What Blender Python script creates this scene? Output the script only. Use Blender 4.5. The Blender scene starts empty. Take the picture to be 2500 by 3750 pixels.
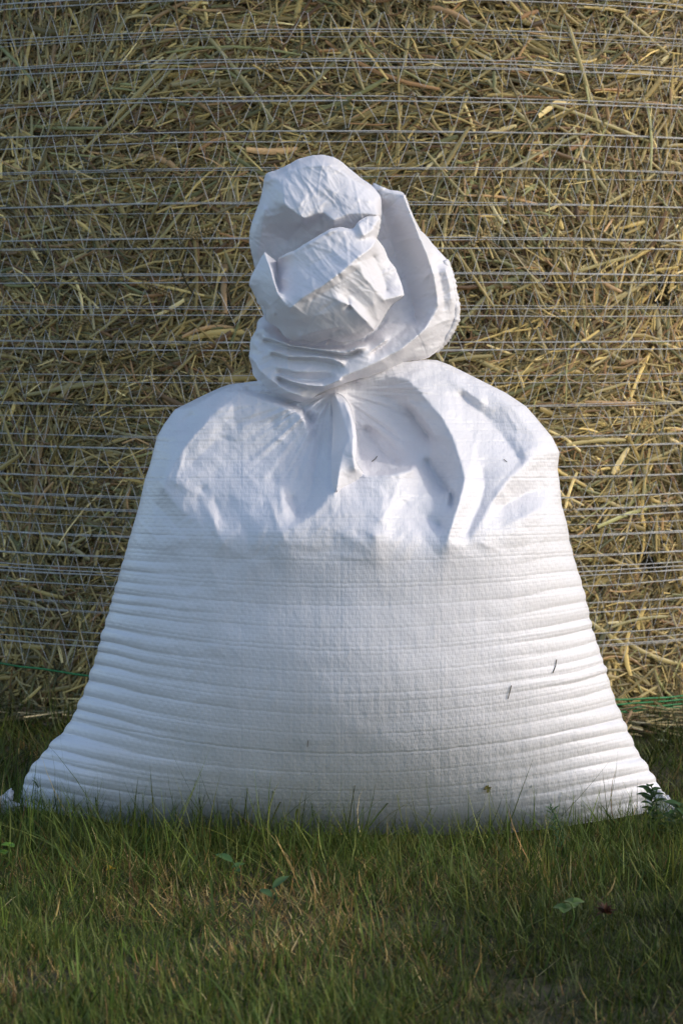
import bpy, math, random
import numpy as np
from mathutils import Vector, geometry

# ------------------------------------------------------------------ camera, sky, sun, exposure
S = bpy.context.scene
FPX = 8333.0            # focal length in pixels of a 2500 x 3750 frame
CAM = np.array([0.0, -2.0, 0.454])
PITCH = math.atan((1875 - 1110) / FPX)
cd = bpy.data.cameras.new('camera')
cam = bpy.data.objects.new('camera', cd)
S.collection.objects.link(cam)
cam.location = CAM
cam.rotation_euler = (math.pi / 2 - PITCH, 0, 0)
cd.sensor_fit = 'VERTICAL'
cd.sensor_height = 36
cd.lens = FPX / 3750 * 36
cd.clip_start, cd.clip_end = 0.05, 500
cd.dof.use_dof = True
cd.dof.focus_distance = 1.93
cd.dof.aperture_fstop = 15
S.camera = cam

SUN_EL, SUN_AZ = math.radians(29), math.radians(80)     # azimuth from the camera side towards the right
sd = np.array([math.sin(SUN_AZ) * math.cos(SUN_EL), -math.cos(SUN_AZ) * math.cos(SUN_EL), math.sin(SUN_EL)])
w = bpy.data.worlds.new('World'); S.world = w; w.use_nodes = True
nt = w.node_tree
sky = nt.nodes.new('ShaderNodeTexSky'); sky.sky_type = 'NISHITA'; sky.sun_disc = False
sky.dust_density = 1.6; sky.air_density = 1.0; sky.sun_elevation = SUN_EL; sky.sun_rotation = math.pi - SUN_AZ
nt.links.new(sky.outputs[0], nt.nodes['Background'].inputs[0])
nt.nodes['Background'].inputs[1].default_value = 0.15
sl = bpy.data.lights.new('sun', 'SUN'); so = bpy.data.objects.new('sun', sl); S.collection.objects.link(so)
sl.energy = 0.85; sl.angle = math.radians(2.5); sl.color = (1.0, 0.945, 0.86)
so.rotation_euler = Vector(sd).to_track_quat('Z', 'Y').to_euler()
S.cycles.max_bounces = 16; S.cycles.diffuse_bounces = 10; S.cycles.transparent_max_bounces = 12
S.view_settings.view_transform = 'Standard'; S.view_settings.look = 'None'
S.view_settings.exposure = 0.6; S.view_settings.gamma = 1

rng = np.random.default_rng(7)

# ------------------------------------------------------------------ helpers
cp, sp = math.cos(PITCH), math.sin(PITCH)
def unproject(px, py, yw):
    """world point seen at frame position (px, py) on the vertical plane y = yw"""
    px, py, yw = np.broadcast_arrays(np.asarray(px, float), np.asarray(py, float), np.asarray(yw, float))
    a, b = (px - 1250) / FPX, -(py - 1875) / FPX
    ry, rz = cp + b * sp, -sp + b * cp
    t = (yw - CAM[1]) / ry
    return np.stack([CAM[0] + t * a, yw, CAM[2] + t * rz], -1)

def ground_at(px, py):
    a, b = (px - 1250) / FPX, -(py - 1875) / FPX
    ry, rz = cp + b * sp, -sp + b * cp
    t = -CAM[2] / rz
    return np.array([t * a, CAM[1] + t * ry, 0.0])

def mesh(name, V, F, mat, parent=None, col=None, uv=None, smooth=True, thickness=None):
    """one mesh object from numpy vertices and a list of face arrays"""
    V = np.asarray(V, np.float32).reshape(-1, 3)
    if isinstance(F, np.ndarray): F = [F]
    F = [np.asarray(f, np.int32) for f in F if len(f)]
    me = bpy.data.meshes.new(name)
    me.vertices.add(len(V)); me.vertices.foreach_set('co', V.ravel())
    loops = np.concatenate([f.ravel() for f in F])
    sizes = np.concatenate([np.full(len(f), f.shape[1], np.int32) for f in F])
    starts = np.concatenate([[0], np.cumsum(sizes)[:-1]]).astype(np.int32)
    me.loops.add(len(loops)); me.loops.foreach_set('vertex_index', loops)
    me.polygons.add(len(sizes)); me.polygons.foreach_set('loop_start', starts)
    try: me.polygons.foreach_set('loop_total', sizes)
    except Exception: pass
    if col is not None:
        c = np.ones((len(V), 4), np.float32); c[:, :3] = col
        a = me.attributes.new('Col', 'FLOAT_COLOR', 'POINT'); a.data.foreach_set('color', c.ravel())
    if uv is not None:
        l = me.uv_layers.new(name='UVMap'); l.data.foreach_set('uv', np.asarray(uv, np.float32)[loops].ravel())
    me.update(calc_edges=True); me.validate()
    me.polygons.foreach_set('use_smooth', np.full(len(me.polygons), smooth, bool))
    me.materials.append(mat)
    o = bpy.data.objects.new(name, me); S.collection.objects.link(o)
    if parent is not None:
        o.parent = parent
        o.matrix_parent_inverse.identity()
        if parent.type == 'EMPTY':
            off = np.array(parent.location, np.float32)
            me.vertices.foreach_set('co', (V - off).ravel())
    if thickness:
        m = o.modifiers.new('thickness', 'SOLIDIFY'); m.thickness = thickness; m.offset = -1
    return o

def empty(name, loc, label, cat, group=None):
    o = bpy.data.objects.new(name, None); S.collection.objects.link(o)
    o.location = loc; o.empty_display_size = 0.05
    return tag(o, label, cat, group)

def tag(o, label, cat, group=None, kind=None):
    if label: o['label'] = label
    if cat: o['category'] = cat
    if group: o['group'] = group
    if kind: o['kind'] = kind
    return o

def sm(a, b, x):
    t = np.clip((x - a) / (b - a), 0, 1)
    return t * t * (3 - 2 * t)

def interp(tab, x):
    tab = np.array(tab, float)
    return np.interp(x, tab[:, 0], tab[:, 1])

def vnoise(x, y, seed=0, octaves=3):
    """smooth value noise in two dimensions"""
    out = np.zeros(np.broadcast(x, y).shape); amp, tot = 1.0, 0.0
    for k in range(octaves):
        r = np.random.default_rng(seed * 31 + k); T = r.random((64, 64)) * 2 - 1
        xs, ys = np.asarray(x) * 2 ** k + 13.7 * k, np.asarray(y) * 2 ** k + 5.1 * k
        xi, yi = np.floor(xs).astype(int), np.floor(ys).astype(int)
        fx, fy = xs - xi, ys - yi
        fx, fy = fx * fx * (3 - 2 * fx), fy * fy * (3 - 2 * fy)
        g = lambda i, j: T[i % 64, j % 64]
        out += amp * ((g(xi, yi) * (1 - fx) + g(xi + 1, yi) * fx) * (1 - fy) + (g(xi, yi + 1) * (1 - fx) + g(xi + 1, yi + 1) * fx) * fy)
        tot += amp; amp *= 0.5
    return out / tot

# ------------------------------------------------------------------ materials
def new_mat(name):
    m = bpy.data.materials.new(name); m.use_nodes = True
    n = m.node_tree.nodes; b = n['Principled BSDF']
    return m, m.node_tree, b

def N(t, kind, **kw):
    n = t.nodes.new(kind)
    for k, v in kw.items(): setattr(n, k, v)
    return n

def mth(t, op, a, b=None, c=None, clamp=False):
    n = t.nodes.new('ShaderNodeMath'); n.operation = op; n.use_clamp = clamp
    for i, v in enumerate((a, b, c)):
        if v is None: continue
        if isinstance(v, (int, float)): n.inputs[i].default_value = v
        else: t.links.new(v, n.inputs[i])
    return n.outputs[0]

def weave_mat(name, strength, ribs, translucent, crinkle, pucker, brighten=1.0):
    m, t, b = new_mat(name)
    uv = N(t, 'ShaderNodeUVMap'); uv.uv_map = 'UVMap'
    nz = N(t, 'ShaderNodeTexNoise'); nz.inputs['Scale'].default_value = 0.35; nz.inputs['Detail'].default_value = 3
    t.links.new(uv.outputs[0], nz.inputs['Vector'])
    wob = N(t, 'ShaderNodeVectorMath', operation='MULTIPLY_ADD')
    t.links.new(nz.outputs['Color'], wob.inputs[0]); wob.inputs[1].default_value = (0.55, 0.55, 0); t.links.new(uv.outputs[0], wob.inputs[2])
    sx = N(t, 'ShaderNodeSeparateXYZ'); t.links.new(wob.outputs[0], sx.inputs[0])
    U, V = sx.outputs[0], sx.outputs[1]
    su = mth(t, 'SINE', mth(t, 'MULTIPLY', U, math.pi)); sv = mth(t, 'SINE', mth(t, 'MULTIPLY', V, math.pi))
    par = mth(t, 'MULTIPLY', su, sv)
    par = mth(t, 'MULTIPLY_ADD', par, 3.0, 0.5, clamp=True)                  # which tape is on top
    au = mth(t, 'POWER', mth(t, 'ABSOLUTE', su), 0.35); av = mth(t, 'POWER', mth(t, 'ABSOLUTE', sv), 0.35)
    h = mth(t, 'MULTIPLY', 0.42, mth(t, 'ADD', mth(t, 'MULTIPLY', par, av), mth(t, 'MULTIPLY', mth(t, 'SUBTRACT', 1.0, par), mth(t, 'MULTIPLY', au, 0.65))))
    # uneven tapes: a row or column now and then lies deeper
    for src, per, dep in ((V, 5.0, ribs), (V, 13.0, ribs * 0.8), (U, 27.0, ribs * 0.5)):
        fr = mth(t, 'ABSOLUTE', mth(t, 'SUBTRACT', mth(t, 'FRACT', mth(t, 'DIVIDE', src, per)), 0.5))
        g = mth(t, 'SUBTRACT', 1.0, mth(t, 'MULTIPLY', mth(t, 'SUBTRACT', 0.5, fr), per / 0.55), clamp=True)
        h = mth(t, 'SUBTRACT', h, mth(t, 'MULTIPLY', g, dep))
    cr = N(t, 'ShaderNodeTexNoise'); cr.inputs['Scale'].default_value = 0.22; cr.inputs['Detail'].default_value = 5; cr.inputs['Roughness'].default_value = 0.65
    t.links.new(uv.outputs[0], cr.inputs['Vector'])
    msk = N(t, 'ShaderNodeTexNoise'); msk.inputs['Scale'].default_value = 0.03; t.links.new(uv.outputs[0], msk.inputs['Vector'])
    h = mth(t, 'MULTIPLY', h, mth(t, 'MULTIPLY_ADD', msk.outputs['Fac'], 1.2, 0.4))
    h = mth(t, 'ADD', h, mth(t, 'MULTIPLY', cr.outputs['Fac'], crinkle))
    pk = N(t, 'ShaderNodeTexNoise'); pk.inputs['Scale'].default_value = 1.0; pk.inputs['Detail'].default_value = 2
    pm = N(t, 'ShaderNodeVectorMath', operation='MULTIPLY'); t.links.new(uv.outputs[0], pm.inputs[0]); pm.inputs[1].default_value = (0.42, 0.15, 1); t.links.new(pm.outputs[0], pk.inputs['Vector'])
    h = mth(t, 'ADD', h, mth(t, 'MULTIPLY', pk.outputs['Fac'], pucker))
    bp = N(t, 'ShaderNodeBump'); bp.inputs['Strength'].default_value = strength; bp.inputs['Distance'].default_value = 0.0011
    t.links.new(h, bp.inputs['Height']); t.links.new(bp.outputs[0], b.inputs['Normal'])
    # faint dust and grain in the cloth
    st = N(t, 'ShaderNodeTexNoise'); st.inputs['Scale'].default_value = 0.06; st.inputs['Detail'].default_value = 6
    t.links.new(uv.outputs[0], st.inputs['Vector'])
    cr2 = N(t, 'ShaderNodeValToRGB'); e = cr2.color_ramp.elements
    e[0].position, e[0].color = 0.30, (0.67 * brighten, 0.655 * brighten, 0.675 * brighten, 1); e[1].position, e[1].color = 0.62, (0.735 * brighten, 0.72 * brighten, 0.75 * brighten, 1)
    t.links.new(st.outputs['Fac'], cr2.inputs[0]); t.links.new(cr2.outputs[0], b.inputs['Base Color'])
    b.inputs['Roughness'].default_value = 0.42; b.inputs['Specular IOR Level'].default_value = 0.45
    if translucent:
        tr = N(t, 'ShaderNodeBsdfTranslucent'); tr.inputs[0].default_value = (0.80, 0.79, 0.82, 1)
        mx = N(t, 'ShaderNodeMixShader'); mx.inputs[0].default_value = translucent
        t.links.new(b.outputs[0], mx.inputs[1]); t.links.new(tr.outputs[0], mx.inputs[2])
        t.links.new(mx.outputs[0], t.nodes['Material Output'].inputs['Surface'])
    return m

def col_mat(name, rough, translucent=0.0, spec=0.3):
    m, t, b = new_mat(name)
    a = N(t, 'ShaderNodeVertexColor'); a.layer_name = 'Col'
    nz = N(t, 'ShaderNodeTexNoise'); nz.inputs['Scale'].default_value = 260; nz.inputs['Detail'].default_value = 3
    mr = N(t, 'ShaderNodeMapRange'); mr.inputs['To Min'].default_value = 0.72; mr.inputs['To Max'].default_value = 1.28
    t.links.new(nz.outputs['Fac'], mr.inputs['Value'])
    mu = N(t, 'ShaderNodeVectorMath', operation='SCALE'); t.links.new(a.outputs[0], mu.inputs[0]); t.links.new(mr.outputs[0], mu.inputs['Scale'])
    t.links.new(mu.outputs[0], b.inputs['Base Color'])
    b.inputs['Roughness'].default_value = rough; b.inputs['Specular IOR Level'].default_value = spec
    if translucent:
        tr = N(t, 'ShaderNodeBsdfTranslucent'); t.links.new(mu.outputs[0], tr.inputs[0])
        mx = N(t, 'ShaderNodeMixShader'); mx.inputs[0].default_value = translucent
        t.links.new(b.outputs[0], mx.inputs[1]); t.links.new(tr.outputs[0], mx.inputs[2])
        t.links.new(mx.outputs[0], t.nodes['Material Output'].inputs['Surface'])
    return m

def noise_mat(name, c0, c1, scale, rough=0.9, bump=0.3, dist=0.01):
    m, t, b = new_mat(name)
    tc = N(t, 'ShaderNodeTexCoord')
    nz = N(t, 'ShaderNodeTexNoise'); nz.inputs['Scale'].default_value = scale; nz.inputs['Detail'].default_value = 8; nz.inputs['Roughness'].default_value = 0.65
    t.links.new(tc.outputs['Object'], nz.inputs['Vector'])
    r = N(t, 'ShaderNodeValToRGB'); e = r.color_ramp.elements
    e[0].position, e[0].color = 0.35, (*c0, 1); e[1].position, e[1].color = 0.68, (*c1, 1)
    t.links.new(nz.outputs['Fac'], r.inputs[0]); t.links.new(r.outputs[0], b.inputs['Base Color'])
    bp = N(t, 'ShaderNodeBump'); bp.inputs['Strength'].default_value = bump; bp.inputs['Distance'].default_value = dist
    t.links.new(nz.outputs['Fac'], bp.inputs['Height']); t.links.new(bp.outputs[0], b.inputs['Normal'])
    b.inputs['Roughness'].default_value = rough
    return m

M_BODY = weave_mat('woven_cloth', 0.50, 0.30, 0.0, 1.2, 1.6)
M_KNOT = weave_mat('woven_cloth_crumpled', 0.13, 0.30, 0.12, 4.0, 0.0, 1.10)  # same cloth; the knot's extra brightness is put into its base colour
M_GRASS = col_mat('grass_blade', 0.5, 0.30, 0.18)
M_LEAF = col_mat('leaf', 0.5, 0.25)
M_STRAW = col_mat('straw', 0.45, 0.08, 0.5)
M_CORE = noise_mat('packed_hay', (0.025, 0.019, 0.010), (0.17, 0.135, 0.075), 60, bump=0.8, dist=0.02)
M_SOIL = noise_mat('soil_thatch', (0.024, 0.022, 0.009), (0.085, 0.070, 0.030), 45, bump=0.8, dist=0.012)
M_NET = noise_mat('net_string', (0.60, 0.59, 0.57), (0.85, 0.84, 0.82), 90, rough=0.5)
t_ = M_NET.node_tree; tb = N(t_, 'ShaderNodeBsdfTransparent'); mxn = N(t_, 'ShaderNodeMixShader'); mxn.inputs[0].default_value = 0.3
t_.links.new(t_.nodes['Principled BSDF'].outputs[0], mxn.inputs[1]); t_.links.new(tb.outputs[0], mxn.inputs[2]); t_.links.new(mxn.outputs[0], t_.nodes['Material Output'].inputs['Surface'])
M_GREEN = noise_mat('green_twine', (0.02, 0.16, 0.05), (0.05, 0.30, 0.10), 90, rough=0.5)

# ------------------------------------------------------------------ ground
g = 80
xs = np.concatenate([np.linspace(-60, -2, 15), np.linspace(-1.8, 1.8, g), np.linspace(2, 60, 15)])
GX, GY = np.meshgrid(xs, xs)
def ground_z(x, y):
    return 0.010 * vnoise(np.asarray(x) * 6 + 40, np.asarray(y) * 6 + 40, 3, 3) - 0.004
GZ = ground_z(GX, GY)
n = len(xs)
idx = np.arange(n * n).reshape(n, n)
F = np.stack([idx[:-1, :-1], idx[:-1, 1:], idx[1:, 1:], idx[1:, :-1]], -1).reshape(-1, 4)
tag(mesh('ground', np.stack([GX, GY, GZ], -1), F, M_SOIL), None, None, kind='structure')

# ------------------------------------------------------------------ depth fields: a membrane stretched over fold lines
def raster(lines, x0, y0, st, nx, ny):
    K = np.zeros((ny, nx), bool); D = np.zeros((ny, nx)); W = np.zeros((ny, nx))
    for L in lines:
        L = np.array(L, float)
        for a, b in zip(L[:-1], L[1:]):
            k = max(2, int(np.hypot(*(b - a)[:2]) / st * 2) + 1)
            for q in np.linspace(0, 1, k):
                p = a + (b - a) * q
                i, j = int(round((p[0] - x0) / st)), int(round((p[1] - y0) / st))
                if 0 <= i < nx and 0 <= j < ny:
                    D[j, i] += p[2]; W[j, i] += 1
    K = W > 0; D[K] /= W[K]
    return K, D

def solve(lines, box, st):
    x0, y0, x1, y1 = box; prev = None
    for s in (st * 8, st * 4, st * 2, st):
        nx, ny = int((x1 - x0) / s) + 2, int((y1 - y0) / s) + 2
        K, D = raster(lines, x0, y0, s, nx, ny)
        if prev is None:
            H = np.full((ny, nx), D[K].mean())
        else:
            pj = np.clip(np.arange(ny) / 2, 0, prev.shape[0] - 1.001); pi = np.clip(np.arange(nx) / 2, 0, prev.shape[1] - 1.001)
            j0, i0 = pj.astype(int), pi.astype(int); fj, fi = (pj - j0)[:, None], (pi - i0)[None]
            H = (prev[j0][:, i0] * (1 - fi) + prev[j0][:, i0 + 1] * fi) * (1 - fj) + (prev[j0 + 1][:, i0] * (1 - fi) + prev[j0 + 1][:, i0 + 1] * fi) * fj
        H[K] = D[K]
        for _ in range(500 if prev is None else 160):
            P = np.pad(H, 1, mode='edge')
            H = 0.25 * (P[:-2, 1:-1] + P[2:, 1:-1] + P[1:-1, :-2] + P[1:-1, 2:])
            H[K] = D[K]
        prev = H
    return H

def blur(H, k):
    for _ in range(k):
        P = np.pad(H, 1, mode='edge')
        H = (P[:-2, 1:-1] + P[2:, 1:-1] + P[1:-1, :-2] + P[1:-1, 2:] + 2 * H) / 6
    return H

def sample(H, box, st, x, y):
    fx = np.clip((x - box[0]) / st, 0, H.shape[1] - 1.001); fy = np.clip((y - box[1]) / st, 0, H.shape[0] - 1.001)
    i, j = fx.astype(int), fy.astype(int); a, b = fx - i, fy - j
    return (H[j, i] * (1 - a) + H[j, i + 1] * a) * (1 - b) + (H[j + 1, i] * (1 - a) + H[j + 1, i + 1] * a) * b

def crumple(x, y, seed, count, box, amp, width, length):
    """sharp little creases: tents along random short lines"""
    r = np.random.default_rng(seed); h = np.zeros_like(x)
    for _ in range(count):
        cx, cy, a = r.uniform(box[0], box[2]), r.uniform(box[1], box[3]), r.uniform(0, math.pi)
        wd, ln, am = width * r.uniform(0.5, 1.6), length * r.uniform(0.5, 1.5), amp * r.uniform(0.3, 1) * r.choice([-1, 1])
        dx, dy = x - cx, y - cy
        u, v = dx * math.cos(a) + dy * math.sin(a), -dx * math.sin(a) + dy * math.cos(a)
        v = v + 0.0016 * u * u * r.uniform(-1, 1)
        h += am * np.clip(1 - np.abs(v) / wd, 0, 1) * np.clip(1 - (u / ln) ** 2, 0, 1)
    return h

# ------------------------------------------------------------------ the sack: body
sack = empty('woven_sack', (0, 0, 0), 'full white woven plastic sack with a crumpled knotted top, standing on grass before the bale', 'sack')

LEFT = [(838, 1408), (800, 1422), (740, 1450), (640, 1500), (600, 1555), (575, 1600), (550, 1700), (530, 1760), (510, 1850), (490, 1920), (470, 1990),
        (450, 2060), (430, 2130), (412, 2195), (385, 2290), (362, 2370), (345, 2430), (322, 2500), (303, 2550), (268, 2625),
        (233, 2680), (193, 2718), (158, 2762), (126, 2795), (100, 2835), (84, 2880), (72, 2950)]
RIGHT = [(1560, 1316), (1600, 1319), (1650, 1338), (1760, 1393), (1850, 1438), (1925, 1488), (1960, 1528), (2020, 1600), (2047, 1655), (2040, 1720), (2047, 1760),
         (2055, 1850), (2075, 1920), (2085, 1990), (2105, 2060), (2128, 2135), (2147, 2210), (2162, 2290), (2190, 2370), (2224, 2480),
         (2250, 2565), (2288, 2655), (2310, 2710), (2340, 2765), (2370, 2812), (2410, 2875), (2442, 2960)]
def resample(P, ts):
    P = np.array(P, float); d = np.concatenate([[0], np.cumsum(np.hypot(*(P[1:] - P[:-1]).T))])
    return P, d
# rows matched left/right by height below the shoulder, by arc length above it
NR = 470
def edge_rows(P, yjoin):
    P = np.array(P, float); k = int(np.argmin(np.abs(P[:, 1] - yjoin)))
    top, bot = P[:k + 1], P[k:]
    d = np.concatenate([[0], np.cumsum(np.hypot(*(top[1:] - top[:-1]).T))])
    q = np.linspace(0, d[-1], 130)
    A = np.stack([np.interp(q, d, top[:, 0]), np.interp(q, d, top[:, 1])], -1)
    yy = np.linspace(bot[0, 1], bot[-1, 1], NR - 130 + 1)[1:]
    B = np.stack([np.interp(yy, bot[:, 1], bot[:, 0]), yy], -1)
    return np.concatenate([A, B])
EL, ER = edge_rows(LEFT, 1760), edge_rows(RIGHT, 1760)
NF = 380
th = np.linspace(-math.pi / 2, math.pi / 2, NF)
u = np.sin(th) * 0.55 + th / (math.pi / 2) * 0.45            # keeps columns dense at the edges without starving the middle
cosu = np.sqrt(np.clip(1 - u ** 2, 0, 1))
uu = np.broadcast_to(u, (NR, NF))
PX = EL[:, :1] * (1 - uu) / 2 + ER[:, :1] * (1 + uu) / 2
PY0 = EL[:, 1:] * (1 - uu) / 2 + ER[:, 1:] * (1 + uu) / 2
vrow = (EL[:, 1] + ER[:, 1])[:, None] / 2
SAG = interp([(1300, 0), (1800, 0), (1950, 18), (2100, 50), (2300, 95), (2500, 125), (2700, 135), (2960, 125)], vrow)
PY = PY0 + SAG * (1 - uu ** 2)
TT = np.array([(1250, 14), (1330, 22), (1450, 36), (1600, 62), (1750, 98), (1880, 126), (1960, 142), (2050, 146), (2250, 152), (2400, 155), (2550, 154), (2700, 144), (2850, 123), (2950, 101), (3030, 76), (3090, 52), (3150, 25)], float)
tg = np.arange(1250, 3150, 4.0); tv = np.interp(tg, TT[:, 0], TT[:, 1])
ker = np.exp(-0.5 * (np.arange(-40, 41) / 9.0) ** 2); tv = np.convolve(np.pad(tv, 40, mode='reflect', reflect_type='odd'), ker / ker.sum(), 'valid')
T = np.interp(PY, tg, tv)
EX = interp([(1330, 0.55), (1600, 0.42), (1900, 0.40), (2300, 0.50), (2800, 0.62), (3000, 0.7)], PY)
BASE = T * cosu ** (2 * EX)

FOLDS = [
    [(595, 1780, 24), (640, 1695, 25), (687, 1621, 25), (802, 1501, 22), (882, 1438, 14)],
    [(700, 1700, 15), (790, 1620, 12), (900, 1560, 12), (1000, 1540, 10)],
    [(720, 1760, 12), (850, 1700, 4), (980, 1660, 4), (1050, 1630, 6)],
    [(560, 1720, 4), (600, 1610, 4), (700, 1520, 4)],
    [(595, 1785, 24), (650, 1850, 15), (700, 1895, 10)],
    [(575, 1850, 8), (668, 1950, 4), (722, 2020, 1)],
    [(740, 1790, 5), (760, 1850, 8), (785, 1915, 9), (815, 1990, 5), (850, 2060, 0)],
    [(785, 1830, 2), (810, 1900, 3)],
    [(1010, 1760, 0), (1030, 1830, 8), (1043, 1940, 13)],
    [(1070, 1820, -6), (1085, 1890, -3)],
    [(815, 1990, 5), (900, 1950, 7), (1043, 1946, 13), (1145, 1890, 13), (1226, 1799, 16)],
    [(894, 1443, 15), (1003, 1478, 17), (1095, 1512, 17), (1120, 1550, 13), (1128, 1590, 6)],
    [(905, 1424, 0), (1012, 1458, -4), (1108, 1494, -8), (1138, 1540, -13)],
    [(1145, 1560, -5), (1165, 1640, -5), (1155, 1720, -4), (1140, 1800, -2), (1110, 1870, 0)],
    [(1140, 1498, 4), (1160, 1510, 6), (1205, 1480, 4)],
    [(1208, 1470, 6), (1206, 1560, 4), (1202, 1620, 2), (1190, 1700, 2)],
    [(1226, 1445, 6), (1250, 1554, 6), (1258, 1600, 6), (1247, 1651, 8), (1231, 1733, 12), (1226, 1799, 16), (1228, 1880, 12)],
    [(1256, 1460, 2), (1276, 1528, 0), (1284, 1610, 0), (1288, 1690, 4), (1340, 1742, 14)],
    [(1274, 1455, -4), (1304, 1526, -20), (1318, 1610, -36), (1316, 1688, -34), (1352, 1726, -12)],
    [(1340, 1570, -38), (1390, 1650, -40), (1450, 1690, -32)],
    [(1320, 1545, -22), (1360, 1560, -24), (1450, 1590, -24)],
    [(1352, 1745, 15), (1430, 1739, 15), (1507, 1722, 8)],
    [(1366, 1728, -14), (1430, 1722, -14), (1500, 1706, -16)],
    [(1560, 1690, -28), (1600, 1750, -22), (1645, 1800, -14), (1650, 1850, -6)],
    [(1300, 1950, 8), (1374, 1962, 13), (1450, 1950, 4)],
    [(1400, 1830, 12), (1390, 1900, 13)],
    [(1480, 1840, -2), (1560, 1900, -8), (1610, 1925, -8)],
    [(1330, 1440, -6), (1400, 1450, -12), (1500, 1500, -22), (1570, 1600, -28)],
    [(1318, 1392, 6), (1410, 1377, 10), (1487, 1386, 13), (1538, 1437, 17), (1614, 1523, 19), (1655, 1595, 19), (1683, 1682, 19), (1702, 1752, 20), (1678, 1838, 17), (1640, 1965, 12)],
    [(1500, 1470, 4), (1568, 1555, 3), (1605, 1620, 0), (1635, 1700, 0), (1652, 1760, 3), (1635, 1840, 3)],
    [(1690, 1530, 6), (1742, 1614, 4), (1774, 1774, 1), (1761, 1838, 1), (1708, 1955, 2)],
    [(1600, 1335, 6), (1660, 1400, 9), (1742, 1455, 7), (1800, 1500, 3)],
    [(1700, 1385, 3), (1800, 1430, 5), (1890, 1490, 7), (1955, 1570, 7), (1990, 1630, 6)],
    [(1690, 1450, 0), (1780, 1530, -3), (1850, 1610, -5), (1890, 1670, -4)],
    [(1990, 1640, 5), (1946, 1678, 7), (1870, 1742, 10), (1800, 1840, 9), (1725, 1965, 7)],
    [(1838, 1855, -5), (1920, 1808, -7), (2030, 1782, -4)],
    [(1850, 1925, 6), (1950, 1875, 9), (2020, 1840, 5)],
    [(1374, 1962, 13), (1385, 2060, 7), (1390, 2140, 2)], [(1640, 1965, 13), (1632, 2050, 7), (1622, 2140, 2)],
    [(1043, 1946, 13), (1046, 2050, 7), (1050, 2140, 2)], [(1228, 1880, 12), (1226, 1960, 8), (1222, 2060, 4)], [(860, 2080, 3), (1300, 2090, 4), (1750, 2080, 3)],
    [(520, 2027, -1), (614, 2056, -3), (665, 2114, -1)],
    [(420, 2200, 0), (2160, 2200, 0)], [(400, 2230, 0), (2180, 2230, 0)],
    [(500, 1300, 0), (1300, 1390, 0)],
]
BOX = (380, 1280, 2180, 2260); ST = 4
DISP = blur(solve(FOLDS, BOX, ST), 2)
yy_ = (BOX[1] + ST * np.arange(DISP.shape[0]))[:, None]; DISP = DISP + (blur(DISP, 90) - DISP) * sm(1935, 2050, yy_)
disp = sample(DISP, BOX, ST, PX, PY) * np.where(PY > 2240, 0, 1)
disp *= 1 - sm(0.91, 1.0, np.abs(uu))
# small creases around the gathered shoulders, fading down the front
def ridged(x, y, seed, sx, sy, octv=3):
    wx = x / sx + 0.7 * vnoise(x / sx * 0.6 + 5, y / sy * 0.6 + 9, seed + 1, 2); wy = y / sy + 0.7 * vnoise(x / sx * 0.6 + 25, y / sy * 0.6 + 3, seed + 2, 2)
    h, a = 0, 1.0
    for k in range(octv):
        h = h + a * (1 - 2.2 * np.abs(vnoise(wx * 2 ** k + 7 * k, wy * 2 ** k + 3 * k, seed + 10 + k, 1))); a *= 0.48
    return h
disp += 0.9 * ridged(PX, PY, 301, 120, 120) * (1 - sm(1900, 2080, PY)) * (1 - sm(0.8, 0.97, np.abs(uu)))
ra_, rd_ = np.arctan2(PY - 1430, PX - 1215), np.hypot(PX - 1215, (PY - 1430) * 1.1)
disp += 5.5 * (np.abs(vnoise(ra_ * 6.5 + 30, rd_ / 420, 401, 2)) * 2 - 0.6) * np.exp(-(rd_ / 210) ** 2) * sm(20, 90, rd_) * (1 - 0.75 * sm(1200, 1260, PX) * sm(1700, 1600, PX))
disp += 2.5 * (np.abs(vnoise(ra_ * 9 + 60, rd_ / 600, 402, 2)) * 2 - 0.5) * sm(60, 200, rd_) * sm(560, 250, rd_)
cz = crumple(PX, PY, 11, 200, (450, 1350, 2080, 2060), 1.1, 24, 110)
disp += cz * (1 - sm(1960, 2120, PY))
disp += crumple(PX, PY, 15, 90, (430, 1900, 1000, 2700), 0.45, 26, 80) * sm(1900, 2000, PY) * (1 - sm(2500, 2750, PY))
disp += 0.9 * vnoise(PX / 160, PY / 130, 21, 2) * sm(1900, 2100, PY)
# ribs: the cloth hangs in rolls between taut rows, strongest at the flanks
def ribs(v, seed):
    r = np.random.default_rng(seed); e = [1840.0]
    while e[-1] < 3050: e.append(e[-1] + r.uniform(34, 60))
    e = np.array(e); k = np.clip(np.searchsorted(e, v) - 1, 0, len(e) - 2)
    f = np.clip((v - e[k]) / (e[k + 1] - e[k]), 0, 1)
    am = r.uniform(0.65, 1.2, len(e))
    return np.sin(np.pi * f) ** 0.62 * am[k]
jit = 14 * vnoise(PX / 260, PY / 300, 31, 2)
vl = PY0 + jit
rb = np.where(uu < 0, ribs(vl, 5), ribs(vl, 9)) * (1 - sm(0, 0.12, np.abs(uu)) * 0) 
rbm = ribs(vl, 5) * sm(0.15, -0.15, uu) + ribs(vl, 9) * sm(-0.15, 0.15, uu) if False else np.where(uu < 0, ribs(vl, 5), ribs(vl, 9))
au = np.abs(uu)
ramp = sm(1840, 2350, vl)
disp += rbm * ramp * (2.1 * sm(0.30, 0.98, au) ** 1.4 + 0.20 * np.clip(0.35 + 1.6 * vnoise(PX / 210, PY / 70, 55, 2), 0, 1))
PXd = PX + np.sign(uu) * rbm * ramp * 11 * sm(0.72, 1.0, au) + np.sign(uu) * (-6) * ramp * sm(0.8, 1, au)
FRONT = unproject(PXd, PY, -(BASE + disp) / 1000)
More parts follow.
